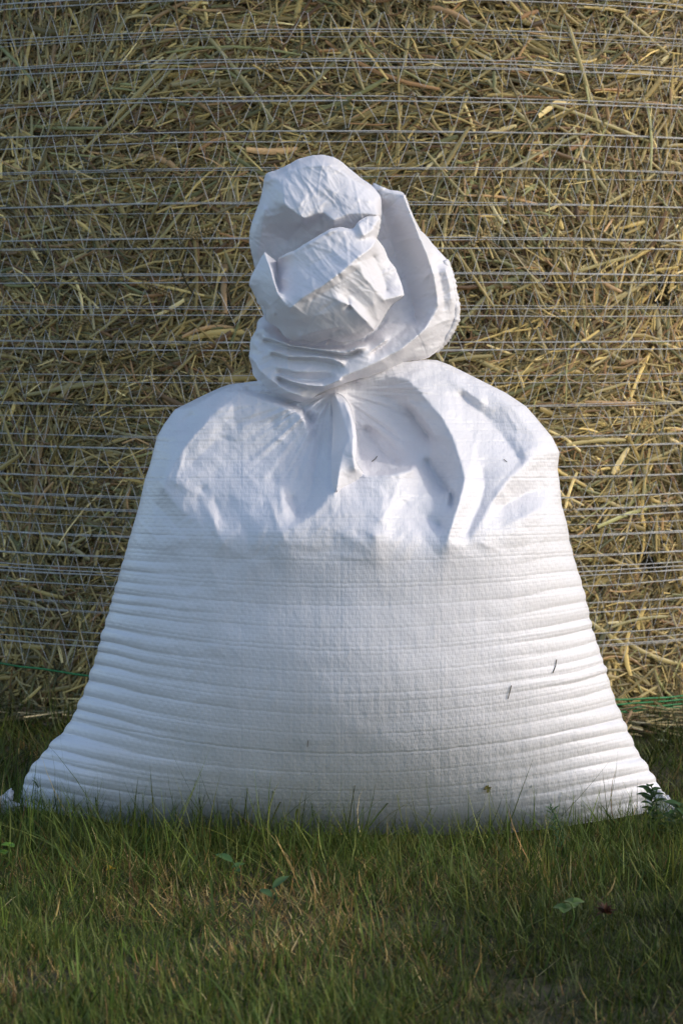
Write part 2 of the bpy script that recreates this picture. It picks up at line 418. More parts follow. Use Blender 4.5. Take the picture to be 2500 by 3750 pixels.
# the back of the sack, plainer, leaning on nothing
NB = 70
thb = np.linspace(math.pi / 2, -math.pi / 2, NB)[1:-1]
ub = np.sin(thb); cb = np.cos(thb); ubb = np.broadcast_to(ub, (NR, NB - 2))
PXb = EL[:, :1] * (1 - ubb) / 2 + ER[:, :1] * (1 + ubb) / 2
PYb = EL[:, 1:] * (1 - ubb) / 2 + ER[:, 1:] * (1 + ubb) / 2
vb = (EL[:, 1] + ER[:, 1])[:, None] / 2 + 0 * PXb
Tb = interp([(1330, 22), (1550, 40), (1850, 85), (2100, 110), (2600, 125), (2850, 110), (2960, 60)], vb)
BACK = unproject(PXb, PYb, (Tb * cb ** 1.1 + 2.5 * vnoise(PXb / 90, PYb / 60, 41)) / 1000)
ALL = np.concatenate([FRONT, BACK], 1)
NC = ALL.shape[1]
idx = np.arange(NR * NC).reshape(NR, NC); nx = np.roll(idx, -1, 1)
F = np.stack([idx[1:], nx[1:], nx[:-1], idx[:-1]], -1).reshape(-1, 4)
cap_b = idx[-1][::-1]; bc = np.concatenate([ALL.reshape(-1, 3), ALL[-1].mean(0)[None] + [[0, 0, -0.004]], ALL[0].mean(0)[None]])
kb, kt = NR * NC, NR * NC + 1
Fc = np.concatenate([np.stack([idx[-1], np.roll(idx[-1], 1), np.full(NC, kb)], -1)[:, ::-1], np.stack([idx[0], np.roll(idx[0], -1), np.full(NC, kt)], -1)])
UVB = np.concatenate([np.stack([(PX - 1250) / 13.5, PY0 / 13.5], -1), np.stack([(PXb - 1250) / 13.5, PYb / 13.5], -1)], 1).reshape(-1, 2)
UVB = np.concatenate([UVB, UVB[:2]])
bc[:, 2] = np.maximum(bc[:, 2], -0.006)
body = mesh('bag_body', bc, [F, Fc], M_BODY, sack, uv=UVB)

# ------------------------------------------------------------------ the sack: gathered, knotted top in three folds of cloth
def K1(L, s=1.568, ox=800, oy=500):
    return [(ox + a / s, oy + b / s, d) for a, b, d in L]

def layer(outline, lines, seed, roll, rr, rot, step=3.0, nb=2, rg=1.6, ra=0.0, cr=(60, 1.6, 22, 70)):
    O = np.array(K1(outline), float); lines = [K1(l) for l in lines]
    x0, y0 = O[:, :2].min(0) - 12; x1, y1 = O[:, :2].max(0) + 12
    box = (x0, y0, x1, y1)
    H = blur(solve(lines + [[tuple(p) for p in np.concatenate([O, O[:1]])]], box, step), nb)
    # boundary: Chaikin once for softness, then even spacing
    P = O
    q = np.concatenate([0.82 * P + 0.18 * np.roll(P, -1, 0), 0.18 * P + 0.82 * np.roll(P, -1, 0)], 1).reshape(-1, 3)
    q = np.concatenate([q, q[:1]]); d = np.concatenate([[0], np.cumsum(np.hypot(*(q[1:, :2] - q[:-1, :2]).T))])
    m = int(d[-1] / step); s = np.linspace(0, d[-1], m, endpoint=False)
    B = np.stack([np.interp(s, d, q[:, i]) for i in range(2)], -1)
    tang = np.roll(B, -2, 0) - np.roll(B, 2, 0); tang /= np.linalg.norm(tang, axis=1)[:, None]
    nrm = np.stack([-tang[:, 1], tang[:, 0]], -1)
    area = 0.5 * np.sum(B[:, 0] * np.roll(B[:, 1], -1) - np.roll(B[:, 0], -1) * B[:, 1])
    if area < 0: nrm = -nrm                                     # now points inward
    B = B + (vnoise(s / 30, s * 0, seed, 2)[:, None] * 2.0) * nrm
    gx, gy = np.meshgrid(np.arange(x0, x1, step), np.arange(y0, y1, step))
    gx = gx + (np.arange(gx.shape[0]) % 2)[:, None] * step / 2
    G = np.stack([gx.ravel(), gy.ravel()], -1)
    # keep inside points, a little away from the boundary
    inside = np.zeros(len(G), bool); dist = np.full(len(G), 1e9)
    for a, b in zip(B, np.roll(B, -1, 0)):
        c = (a[1] > G[:, 1]) != (b[1] > G[:, 1])
        if abs(b[1] - a[1]) > 1e-9:
            inside ^= c & (G[:, 0] < (b[0] - a[0]) * (G[:, 1] - a[1]) / (b[1] - a[1]) + a[0])
        dist = np.minimum(dist, (G[:, 0] - a[0]) ** 2 + (G[:, 1] - a[1]) ** 2)
    dist = np.sqrt(dist); keep = inside & (dist > step * 0.6)
    pts = np.concatenate([B, G[keep]]); dd = np.concatenate([np.zeros(len(B)), dist[keep]])
    m = len(B)
    r = geometry.delaunay_2d_cdt([Vector(p) for p in pts], [(i, (i + 1) % m) for i in range(m)], [], 1, 1e-4)
    v2 = np.array([tuple(p) for p in r[0]]); tri = np.array([f for f in r[2] if len(f) == 3], int)
    src = np.array([o[0] if len(o) else 0 for o in r[3]], int); dv = dd[src]
    depth = sample(H, box, step, v2[:, 0], v2[:, 1])
    depth = depth + crumple(v2[:, 0], v2[:, 1], seed, cr[0], box, cr[1], cr[2], cr[3]) + rg * ridged(v2[:, 0] * math.cos(ra) + v2[:, 1] * math.sin(ra), -v2[:, 0] * math.sin(ra) + v2[:, 1] * math.cos(ra), seed + 3, 130, 58, 4)
    depth = depth - roll * np.clip(1 - dv / rr, 0, 1) ** 2
    V = unproject(v2[:, 0], v2[:, 1], -depth / 1000)
    e1, e2 = v2[tri[:, 1]] - v2[tri[:, 0]], v2[tri[:, 2]] - v2[tri[:, 0]]
    flip = e1[:, 0] * e2[:, 1] - e1[:, 1] * e2[:, 0] > 0
    tri[flip] = tri[flip][:, ::-1]
    # the cloth turns back behind its visible edge
    where = {}
    for k, o in enumerate(r[3]):
        for q_ in o: where.setdefault(q_, k)
    ring = np.array([where[i] for i in range(m)]); rings = [ring]; VV = [V]; U2 = [v2]; cnt = len(V)
    d0 = depth[ring]
    for inw, back in ((1.5, 2.0), (5, 6), (9, 14)):
        nn = nrm.copy()
        for _ in range(int(inw)): nn = (np.roll(nn, 1, 0) + nn + np.roll(nn, -1, 0)) / 3
        b2 = B + nn * inw
        VV.append(unproject(b2[:, 0], b2[:, 1], -(d0 - back) / 1000)); U2.append(b2 - nn * inw * 2 - nn * back)
        rings.append(np.arange(cnt, cnt + m)); cnt += m
    quads = []
    for a, b in zip(rings[:-1], rings[1:]):
        qd = np.stack([a, np.roll(a, -1), np.roll(b, -1), b], -1)
        quads.append(qd if area < 0 else qd[:, ::-1])
    U2 = np.concatenate(U2); c, s_ = math.cos(rot), math.sin(rot)
    UV = np.stack([(U2[:, 0] * c - U2[:, 1] * s_) / 13.5, (U2[:, 0] * s_ + U2[:, 1] * c) / 13.5], -1)
    return np.concatenate(VV), tri, np.concatenate(quads), UV

L_BACK = layer(
    [(175, 560, 2), (190, 500, 4), (215, 430, 6), (250, 320, 8), (262, 240, 6), (275, 210, 6), (330, 195, 8), (400, 160, 10), (450, 130, 10), (520, 108, 8), (600, 104, 8), (660, 115, 8),
     (700, 140, 8), (760, 190, 8), (820, 240, 10), (870, 268, 14), (905, 300, 20), (930, 340, 26), (938, 400, 30), (932, 470, 30), (915, 580, 10), (800, 640, 0), (600, 720, -10), (400, 790, -10), (215, 790, -5), (190, 680, 0), (178, 610, 0)],
    [[(420, 205, 24), (520, 165, 28), (640, 165, 30), (760, 235, 28), (860, 300, 28)],
     [(470, 330, 42), (600, 300, 42), (740, 340, 44), (860, 370, 42)],
     [(375, 240, 26), (372, 300, 36), (380, 392, 48)],
     [(380, 392, 48), (440, 440, 52), (490, 470, 54), (545, 450, 50), (600, 432, 49), (660, 482, 56), (740, 446, 52), (830, 440, 53), (915, 450, 50)],
     [(368, 412, 32), (432, 462, 32), (486, 492, 37), (550, 476, 40), (605, 458, 43), (660, 506, 49), (745, 472, 48), (830, 466, 50)],
     [(470, 395, 51), (500, 340, 45), (520, 280, 38)],
     [(265, 420, 20), (252, 480, 15), (246, 560, 9), (232, 650, 2)],
     [(300, 560, 4), (400, 600, -4), (470, 520, 16), (545, 575, 16)], [(560, 540, 30), (700, 540, 36), (800, 520, 38)],
     [(270, 260, 20), (320, 230, 18), (400, 190, 20)]],
    51, 12, 26, 0.5, ra=0.9, rg=1.2, cr=(90, 0.7, 9, 110))
L_WRAP = layer(
    [(880, 262, 10), (930, 285, 14), (1000, 308, 14), (1060, 320, 12), (1082, 360, 12), (1112, 440, 10), (1150, 520, 8), (1200, 580, 4), (1270, 660, 0), (1310, 700, -4), (1335, 760, -4), (1355, 840, -4),
     (1370, 920, -4), (1382, 990, -4), (1375, 1060, -6), (1340, 1130, -4), (1300, 1190, 0), (1250, 1240, 6), (1200, 1275, 12), (1080, 1290, 24), (960, 1345, 36), (850, 1382, 44), (760, 1405, 48), (640, 1450, 50),
     (560, 1482, 50), (540, 1510, 48), (490, 1532, 46), (400, 1510, 40), (300, 1480, 30), (240, 1420, 20), (200, 1370, 12), (185, 1300, 8), (175, 1256, 8), (185, 1160, 8), (215, 1110, 8), (222, 1060, 8), (268, 1020, 10),
     (330, 960, 10), (500, 900, 10), (700, 800, 5), (850, 600, 5), (870, 400, 5)],
    [[(1062, 335, 26), (1110, 440, 30), (1150, 570, 32), (1200, 690, 32), (1235, 800, 30), (1255, 920, 26), (1262, 985, 24)],
     [(1225, 680, 12), (1262, 780, 12), (1285, 900, 12), (1290, 990, 12)],
     [(1300, 760, 14), (1330, 860, 12), (1340, 960, 10), (1320, 1060, 8), (1270, 1150, 10)],
     [(950, 350, 14), (940, 420, 0), (990, 600, -8), (1060, 800, -8), (1110, 950, -2), (1130, 1050, 8)],
     [(1262, 985, 24), (1180, 1110, 40), (1050, 1222, 52), (850, 1325, 64), (700, 1385, 68), (600, 1430, 64)],
     [(1160, 1200, 24), (1050, 1270, 36), (900, 1345, 48)],
     [(1080, 1090, 22), (980, 1170, 38), (880, 1240, 46)],
     [(350, 1120, 18), (420, 1190, 20), (550, 1202, 22), (700, 1202, 26), (840, 1172, 26), (950, 1060, 14)],
     [(265, 1152, 38), (400, 1196, 54), (600, 1226, 64), (730, 1244, 72), (790, 1216, 70), (850, 1204, 60)],
     [(268, 1170, 26), (395, 1212, 38), (595, 1244, 46), (725, 1262, 50), (800, 1236, 54)],
     [(300, 1230, 46), (400, 1262, 56), (560, 1264, 62), (650, 1274, 66), (706, 1300, 70)],
     [(310, 1250, 38), (400, 1282, 46), (560, 1288, 50), (640, 1300, 52), (690, 1318, 54)],
     [(330, 1320, 50), (450, 1350, 60), (580, 1350, 60), (650, 1350, 58)],
     [(345, 1356, 46), (430, 1392, 50), (560, 1402, 52), (640, 1382, 54)],
     [(342, 1372, 56), (420, 1406, 64), (520, 1430, 70), (600, 1434, 72), (700, 1398, 72)],
     [(350, 1392, 44), (420, 1424, 50), (520, 1448, 54), (600, 1450, 56)],
     [(180, 1262, 24), (240, 1350, 44), (300, 1400, 54), (390, 1462, 62), (480, 1490, 60)],
     [(195, 1290, 16), (240, 1374, 32), (296, 1422, 42), (380, 1480, 50)],
     [(760, 1290, 62), (860, 1250, 60), (960, 1170, 54)],
     [(215, 1130, 26), (250, 1100, 30), (300, 1140, 36)], [(205, 1190, 24), (240, 1230, 34), (280, 1290, 40)]],
    52, 5, 16, 0.9, ra=-0.35, rg=1.3, cr=(110, 0.8, 9, 130))
L_FRONT = layer(
    [(172, 850, 48), (190, 790, 48), (262, 655, 54), (300, 690, 48), (338, 720, 40), (345, 690, 66), (430, 655, 68), (540, 590, 70), (640, 530, 68), (700, 515, 64), (770, 530, 62), (800, 490, 58), (860, 452, 52), (920, 447, 46),
     (935, 480, 42), (922, 560, 42), (908, 585, 40), (945, 630, 38), (975, 700, 38), (1015, 750, 38), (1050, 840, 42), (1068, 905, 46), (1060, 925, 46), (1000, 960, 42), (975, 1000, 38), (940, 1060, 36), (900, 1110, 40),
     (865, 1132, 44), (835, 1160, 46), (700, 1186, 50), (640, 1165, 50), (550, 1191, 48), (500, 1170, 48), (420, 1173, 46), (380, 1150, 46), (340, 1095, 48), (290, 1070, 44), (265, 1050, 42), (270, 990, 46), (220, 955, 42), (218, 930, 42), (190, 880, 44)],
    [[(262, 664, 56), (300, 760, 74), (345, 905, 90), (400, 985, 92)],
     [(240, 830, 60), (270, 930, 66), (320, 1020, 72)],
     [(338, 726, 36), (330, 835, 46), (352, 890, 62)],
     [(355, 700, 66), (540, 600, 72), (640, 540, 72), (765, 538, 66)],
     [(365, 820, 66), (480, 764, 76), (680, 652, 78), (780, 612, 74), (870, 572, 62)],
     [(410, 990, 94), (480, 925, 97), (590, 862, 100), (700, 785, 98), (800, 695, 90), (870, 645, 76), (900, 602, 60)],
     [(450, 990, 93), (500, 956, 92), (600, 898, 92), (700, 835, 91), (790, 765, 85)],
     [(340, 1040, 68), (450, 1050, 84), (600, 1020, 90), (720, 1000, 88)],
     [(470, 1145, 66), (560, 1122, 76), (690, 1092, 80), (735, 1100, 76)], [(480, 1158, 60), (570, 1138, 66), (690, 1110, 70)], [(650, 1150, 62), (740, 1130, 70), (850, 1120, 62)],
     [(690, 790, 92), (712, 880, 88), (760, 990, 80)],
     [(800, 700, 88), (830, 800, 84), (900, 880, 76), (950, 940, 66), (1055, 912, 52)],
     [(885, 685, 50), (940, 800, 46), (965, 885, 46)],
     [(600, 905, 92), (750, 965, 94), (850, 1060, 84), (890, 1108, 58)],
     [(740, 880, 84), (850, 1000, 74), (900, 1080, 52)],
     [(835, 830, 82), (890, 960, 72), (915, 1050, 54)],
     [(800, 502, 66), (830, 570, 72), (880, 540, 62), (912, 480, 52)]],
    53, 2, 10, -0.55, ra=0.8, rg=0.8, cr=(100, 0.7, 9, 110))
# the pleat that drops from the neck on the middle of the shoulders
q1 = lambda L: [((a - 800) * 1.568, (b - 500) * 1.568, d) for a, b, d in L]
PLEAT = layer(q1([(1196, 1440, 30), (1200, 1500, 36), (1203, 1570, 48), (1197, 1640, 60), (1186, 1710, 74), (1178, 1780, 92), (1196, 1850, 112), (1262, 1826, 112), (1322, 1775, 106), (1346, 1752, 102),
    (1318, 1716, 112), (1304, 1690, 116), (1305, 1650, 110), (1307, 1610, 102), (1304, 1570, 94), (1295, 1528, 84), (1280, 1485, 70), (1262, 1455, 60), (1235, 1438, 48)]),
    [q1([(1226, 1446, 58), (1246, 1500, 76), (1262, 1554, 92), (1279, 1602, 106), (1252, 1660, 112), (1238, 1735, 124), (1231, 1800, 130)]),
     q1([(1262, 1476, 72), (1284, 1530, 90), (1294, 1600, 106), (1290, 1660, 116), (1300, 1720, 120)])],
    54, 3, 10, 0.1, nb=2, rg=0.5, ra=1.4, cr=(20, 0.5, 9, 90))
# a rumpled roll of cloth behind, so that the knot is closed all round
a_, b_ = np.meshgrid(np.linspace(0, 2 * math.pi, 64, endpoint=False), np.linspace(0.02, math.pi - 0.02, 40))
ex = np.sin(b_) * np.cos(a_); ey = np.sin(b_) * np.sin(a_); ez = np.cos(b_)
rad = 1 + 0.10 * vnoise(a_ * 2 + 3, b_ * 2 + 3, 61) + 0.05 * np.abs(np.sin(7 * a_ + 3 * b_))
C0 = unproject(1215, 1010, 0.045)
V0 = np.stack([C0[0] + 0.062 * ex * rad * (1 - 0.15 * ez), C0[1] + 0.042 * ey * rad, C0[2] + 0.088 * ez * rad], -1)
nr, nc = a_.shape; idx = np.arange(nr * nc).reshape(nr, nc); nxt = np.roll(idx, -1, 1)
Q0 = np.stack([idx[1:], nxt[1:], nxt[:-1], idx[:-1]], -1).reshape(-1, 4)
UV0 = np.stack([a_ * 12, b_ * 20], -1).reshape(-1, 2)
VS, TS, QS, US, off = [], [], [], [], 0
for V, t_, q_, U in (L_BACK, L_WRAP, L_FRONT):
    VS.append(V); TS.append(t_ + off); QS.append(q_ + off); US.append(U); off += len(V)
VS.append(V0.reshape(-1, 3)); QS.append(Q0 + off); US.append(UV0)
mesh('gathered_top', np.concatenate(VS), [np.concatenate(TS), np.concatenate(QS)], M_KNOT, sack, uv=np.concatenate(US))

mesh('shoulder_pleat', PLEAT[0], [PLEAT[1], PLEAT[2]], M_KNOT, sack, uv=PLEAT[3])

# frayed cut edge of the cloth along the right flap, and the two flat bottom corners
def tape_strip(name, pts, width, parent, depth, seed, jag):
    r = np.random.default_rng(seed); pts = np.array(K1([(a, b, 0) for a, b in pts]))[:, :2]
    d = np.concatenate([[0], np.cumsum(np.hypot(*(pts[1:] - pts[:-1]).T))]); k = int(d[-1] / 6)
    s = np.linspace(0, d[-1], k); P = np.stack([np.interp(s, d, pts[:, i]) for i in range(2)], -1)
    t_ = np.gradient(P, axis=0); t_ /= np.linalg.norm(t_, axis=1)[:, None]; nn = np.stack([t_[:, 1], -t_[:, 0]], -1)
    out = P + nn * (r.uniform(0, 1, k) ** 2 * jag)[:, None]; inn = P - nn * width
    dz = depth + 0.4 * np.sin(s / 9) + r.normal(0, 0.3, k)
    V = np.concatenate([unproject(out[:, 0], out[:, 1], -dz / 1000), unproject(inn[:, 0], inn[:, 1], -(dz + 5) / 1000)])
    i = np.arange(k - 1); Fq = np.stack([i, i + 1, i + 1 + k, i + k], -1)
    return mesh(name, V, Fq, M_KNOT, parent, uv=np.concatenate([out, inn]) / 13.5, thickness=0.0006)
tape_strip('frayed_hem', [(1312, 705), (1337, 765), (1357, 845), (1371, 925), (1382, 990), (1375, 1060), (1342, 1130), (1302, 1190), (1252, 1240)], 16, sack, -3, 71, 6)

def corner_ear(pts, yw, seed):
    r = np.random.default_rng(seed); P = np.array(pts, float); c = P.mean(0); k = 14; rings = []
    B = []
    for a, b in zip(P, np.roll(P, -1, 0)):
        for q in np.linspace(0, 1, 8, endpoint=False): B.append(a + (b - a) * q + r.normal(0, 2.0, 2))
    B = np.array(B); m = len(B); V, Fq = [], []
    for j in range(7):
        f = 1 - j / 7.0; p = c + (B - c) * f
        V.append(unproject(p[:, 0], p[:, 1], yw - 0.004 * (1 - f ** 2) + 0.005 * vnoise(p[:, 0] / 12, p[:, 1] / 12, seed)))
    V.append(unproject(*c, yw - 0.004)[None])
    for j in range(6):
        a = np.arange(m) + j * m; b = a + m
        Fq.append(np.stack([a, np.roll(a, -1), np.roll(b, -1), b], -1))
    a = np.arange(m) + 6 * m; Ft = np.stack([a, np.roll(a, -1), np.full(m, 7 * m)], -1)
    V = np.concatenate(V); uv = np.stack([V[:, 0], V[:, 2]], -1) * 300
    return mesh('corner_ear', V, [np.concatenate(Fq), Ft], M_KNOT, sack, uv=uv, thickness=0.001)
corner_ear([(-30, 2960), (-10, 2925), (20, 2905), (40, 2888), (46, 2900), (44, 2935), (60, 2945), (90, 2950), (100, 2975), (30, 2990)], -0.02, 81)
corner_ear([(2385, 2890), (2420, 2900), (2445, 2915), (2455, 2930), (2448, 2945), (2470, 2965), (2485, 2985), (2505, 3000), (2480, 3020), (2430, 2990), (2400, 2960)], -0.02, 82)

# ------------------------------------------------------------------ the bale
R, BCY, BH = 0.74, 1.12, 1.22
bale = empty('hay_bale', (0, BCY, 0), 'big round hay bale wrapped in white net, standing on end behind the sack', 'bale')
def cyl(phi, z, r):
    """phi measured from the camera side towards the right"""
    phi, z, r = np.broadcast_arrays(phi, z, r)
    return np.stack([r * np.sin(phi), BCY - r * np.cos(phi), z], -1)
def bale_hit(px, py):
    """phi, z of the bale point seen at (px, py)"""
    a, b = (px - 1250) / FPX, -(py - 1875) / FPX
    d = np.array([a, cp + b * sp, -sp + b * cp]); o = CAM - np.array([0, BCY, 0])
    A = d[0] ** 2 + d[1] ** 2; Bq = o[0] * d[0] + o[1] * d[1]; Cq = o[0] ** 2 + o[1] ** 2 - R * R
    t = (-Bq - math.sqrt(Bq * Bq - A * Cq)) / A; p = CAM + t * d
    return math.atan2(p[0], BCY - p[1]), p[2]
ph, zz = np.meshgrid(np.linspace(-math.pi, math.pi, 361)[:-1], np.linspace(-0.01, BH, 90))
rr = R - 0.028 + 0.012 * vnoise(ph * 9 + 50, zz * 9 + 50, 91) + 0.006 * vnoise(ph * 40 + 150, zz * 40 + 50, 92)
V = cyl(ph, zz, rr); nr, nc = ph.shape
idx = np.arange(nr * nc).reshape(nr, nc); nxt = np.roll(idx, -1, 1)
F = np.stack([idx[:-1], nxt[:-1], nxt[1:], idx[1:]], -1).reshape(-1, 4)
V = np.concatenate([V.reshape(-1, 3), [[0, BCY, BH + 0.01]]])
Ft = np.stack([idx[-1], np.roll(idx[-1], -1), np.full(nc, nr * nc)], -1)
mesh('packed_hay_core', V, [F, Ft], M_CORE, bale)

PAL = np.array([(0.40, 0.31, 0.14), (0.32, 0.25, 0.11), (0.26, 0.21, 0.095), (0.17, 0.14, 0.065), (0.20, 0.115, 0.06), (0.29, 0.19, 0.11), (0.30, 0.27, 0.18), (0.19, 0.195, 0.10), (0.56, 0.46, 0.26), (0.13, 0.14, 0.075)])
PW = np.array([0.16, 0.17, 0.14, 0.10, 0.08, 0.09, 0.07, 0.09, 0.06, 0.04]); PW /= PW.sum()
def straws(phi, z, ang, L, Wd, lift, tilt, bend, segs):
    """ridged ribbons lying on the bale, vectorised: returns vertices and quads"""
    n = len(phi); t = np.linspace(-0.5, 0.5, segs + 1)[None]
    ca, sa = np.cos(ang)[:, None], np.sin(ang)[:, None]
    s = L[:, None] * t; bow = bend[:, None] * L[:, None] * (t ** 2 - 0.08) * 2
    du, dz = s * ca - bow * sa, s * sa + bow * ca
    r = R - 0.006 + lift[:, None] + tilt[:, None] * s - 0.0 * t
    wv = Wd[:, None] * np.clip(1.1 - np.abs(t) ** 4 * 6, 0.25, 1)
    out = []
    for k, (o, h) in enumerate(((-0.5, 0), (0, 0.33), (0.5, 0))):
        uo, zo = du - sa * wv * o, dz + ca * wv * o
        out.append(cyl(phi[:, None] + uo / R, z[:, None] + zo, r + wv * h))
    V = np.stack(out, 2)                                    # n, segs+1, 3, 3
    idx = np.arange(n * (segs + 1) * 3).reshape(n, segs + 1, 3)
    q = np.stack([idx[:, :-1, :-1], idx[:, :-1, 1:], idx[:, 1:, 1:], idx[:, 1:, :-1]], -1).reshape(-1, 4)
    return V.reshape(-1, 3), q
HOLES = [bale_hit(2430, 1085), bale_hit(2392, 2068)]
def field(n, seed, zmax, plim, long_):
    r = np.random.default_rng(seed)
    phi, z = r.uniform(-plim, plim, n), r.uniform(0.0, zmax, n)
    # local mats of hay lie in the same direction
    flow = 0.7 + 2.6 * vnoise(phi * 4 + 20, z * 4 + 20, 95, 2) * math.pi / 2
    ang = np.where(r.random(n) < 0.62, flow + r.normal(0, 0.45, n), r.uniform(-math.pi, math.pi, n))
    ang = np.where(r.random(n) < 0.10, r.normal(0, 0.18, n), ang)
    L = np.clip(r.lognormal(math.log(0.040 if long_ else 0.019), 0.55, n), 0.006, 0.15)
    Wd = np.clip(r.lognormal(math.log(0.0019 if long_ else 0.0012), 0.5, n), 0.0006, 0.0065)
    lift = r.uniform(-0.024, 0.007, n); tilt = r.normal(0, 0.10, n); bend = r.normal(0, 0.13, n)
    deep = np.clip(0.35 + 0.65 * (lift + 0.016) / 0.022, 0, 1)
    c = PAL[r.choice(len(PAL), n, p=PW)] * np.array([1.04, 0.97, 0.75]) * np.clip(r.lognormal(0.18, 0.48, (n, 1)), 0.3, 2.6)
    tone = 1 + 0.25 * vnoise(phi * 7 + 9, z * 7 + 9, 97, 2)
    c = c * tone[:, None]
    ok = np.ones(n, bool)
    for hp, hz in HOLES: ok &= ((phi - hp) * R) ** 2 + (z - hz) ** 2 > (0.012 + L * 0.25) ** 2
    ok &= (z > 0.01)
    return [a[ok] for a in (phi, z, ang, L, Wd, lift, tilt, bend)], c[ok]
VV, QQ, CC, off = [], [], [], 0
for n_, seed, zmax, pl, lg, sg in ((40000, 1, 0.92, 0.78, True, 4), (90000, 2, 0.92, 0.78, False, 2), (9000, 3, 1.22, math.pi, True, 3)):
    A, c = field(n_, seed, zmax, pl, lg)
    V, q = straws(*A, sg); VV.append(V); QQ.append(q + off); off += len(V); CC.append(np.repeat(c, (sg + 1) * 3, 0))
tag(mesh('loose_straw', np.concatenate(VV), np.concatenate(QQ), M_STRAW, bale, col=np.concatenate(CC)), None, None, kind='stuff')

r_ = np.random.default_rng(77); n_ = 1500
ph_ = r_.uniform(-0.75, 0.75, n_); rad_ = R + 0.002 + np.abs(r_.normal(0, 0.035, n_)) * np.where(ph_ > 0.1, 1.3, 0.15)
P0 = cyl(ph_, np.abs(r_.normal(0.006, 0.006, n_)), rad_); az_ = r_.uniform(0, 2 * math.pi, n_); L_ = np.clip(r_.lognormal(math.log(0.035), 0.5, n_), 0.01, 0.11); W_ = r_.uniform(0.0012, 0.0035, n_)
d_ = np.stack([np.cos(az_), np.sin(az_), r_.normal(0, 0.12, n_)], -1); sd_ = np.stack([-np.sin(az_), np.cos(az_), 0 * az_], -1)
VF = np.stack([np.stack([P0 + d_ * (L_ * f)[:, None] + sd_ * (W_ * o)[:, None] + np.array([0, 0, 0.0012 if o == 0 else 0]) for o in (-0.5, 0, 0.5)], 1) for f in (-0.5, 0, 0.5)], 1)
i_ = np.arange(n_ * 9).reshape(n_, 3, 3); q_ = np.stack([i_[:, :-1, :-1], i_[:, :-1, 1:], i_[:, 1:, 1:], i_[:, 1:, :-1]], -1).reshape(-1, 4)
c_ = PAL[r_.choice(len(PAL), n_, p=PW)] * r_.uniform(0.7, 1.5, (n_, 1))
tag(mesh('fallen_straw', VF.reshape(-1, 3), q_, M_STRAW, col=np.repeat(c_, 9, 0)), None, None, kind='stuff')

# the stems that stand out, each its own part
STEMS = [(90, 1448, 430, 1392, 13), (130, 1436, 470, 1378, 9), (2070, 1624, 2285, 1606, 13), (2078, 100, 2200, 500, 16), (745, 105, 1010, 450, 13), (1500, 60, 1450, 570, 14), (1040, 420, 1400, 50, 12),
         (330, 330, 460, 60, 14), (310, 560, 700, 130, 12), (420, 470, 740, 140, 10), (560, 460, 740, 330, 10), (1640, 520, 1720, 330, 10), (1780, 300, 1990, 500, 14), (1600, 380, 1900, 180, 10),
         (1850, 620, 2160, 470, 10), (2010, 380, 2380, 520, 12), (2200, 760, 2400, 640, 11), (1690, 1180, 1800, 1060, 12), (1720, 900, 1790, 1130, 10), (1830, 1090, 1990, 1020, 10),
         (2090, 1000, 2330, 930, 12), (2240, 1100, 2420, 1010, 14), (2170, 1260, 2300, 1330, 12), (1700, 1290, 1830, 1360, 14), (1640, 1320, 1800, 1300, 12), (1880, 1380, 2020, 1310, 12),
         (2370, 1690, 2480, 1640, 11), (2350, 1830, 2362, 1700, 10), (2260, 1840, 2330, 1790, 14), (2080, 1680, 2190, 1740, 9), (2240, 1700, 2246, 1830, 9), (2160, 2280, 2280, 2360, 16), (2290, 2360, 2490, 2440, 16),
         (2230, 2290, 2440, 2250, 11), (2280, 2600, 2420, 2500, 12), (60, 640, 80, 120, 10), (120, 420, 110, 640, 10), (30, 690, 200, 600, 9), (560, 910, 700, 730, 11), (780, 820, 860, 1010, 11), (120, 1290, 190, 1380, 9),
         (200, 980, 380, 900, 11), (330, 1240, 480, 1120, 9), (640, 1370, 740, 1260, 9), (830, 1390, 920, 1340, 10), (700, 1230, 800, 1090, 10), (300, 1930, 420, 1880, 9), (180, 2040, 330, 1960, 9), (130, 1760, 160, 1850, 9),
         (300, 2330, 400, 2260, 9), (20, 2180, 180, 2230, 9), (450, 1740, 560, 1690, 9), (960, 520, 1010, 300, 11), (1150, 540, 1290, 330, 11), (1250, 120, 1330, 330, 10), (1700, 60, 1850, 130, 13), (2280, 60, 2450, 200, 12),
         (2120, 560, 2250, 740, 12), (1950, 640, 2100, 800, 10), (1560, 560, 1700, 720, 10), (2420, 560, 2490, 400, 12), (2330, 1450, 2490, 1480, 10), (2140, 1450, 2300, 1400, 10), (40, 880, 240, 830, 10), (450, 600, 520, 760, 9),
         (150, 210, 330, 190, 10), (40, 300, 230, 270, 11), (560, 250, 690, 190, 10), (860, 260, 900, 60, 11), (1380, 280, 1620, 240, 11)]
rs = np.random.default_rng(5)
for (xa, ya, xb, yb, wpx) in STEMS:
    (p0, z0), (p1, z1) = bale_hit(xa, ya), bale_hit(xb, yb)
    du, dz = (p1 - p0) * R, z1 - z0; L = math.hypot(du, dz); a1 = lambda v: np.array([v])
    V, q = straws(a1((p0 + p1) / 2), a1((z0 + z1) / 2), a1(math.atan2(dz, du)), a1(L), a1(wpx * 0.00031), a1(rs.uniform(0.004, 0.008)), a1(rs.normal(0, 0.02)), a1(rs.normal(0, 0.05)), 8)
    c = np.array([(0.40, 0.32, 0.135), (0.33, 0.27, 0.11), (0.30, 0.26, 0.12)][rs.integers(3)]) * rs.uniform(1.15, 1.5)
    mesh('straw_stem', V, q, M_STRAW, bale, col=np.repeat(c[None], len(V), 0))
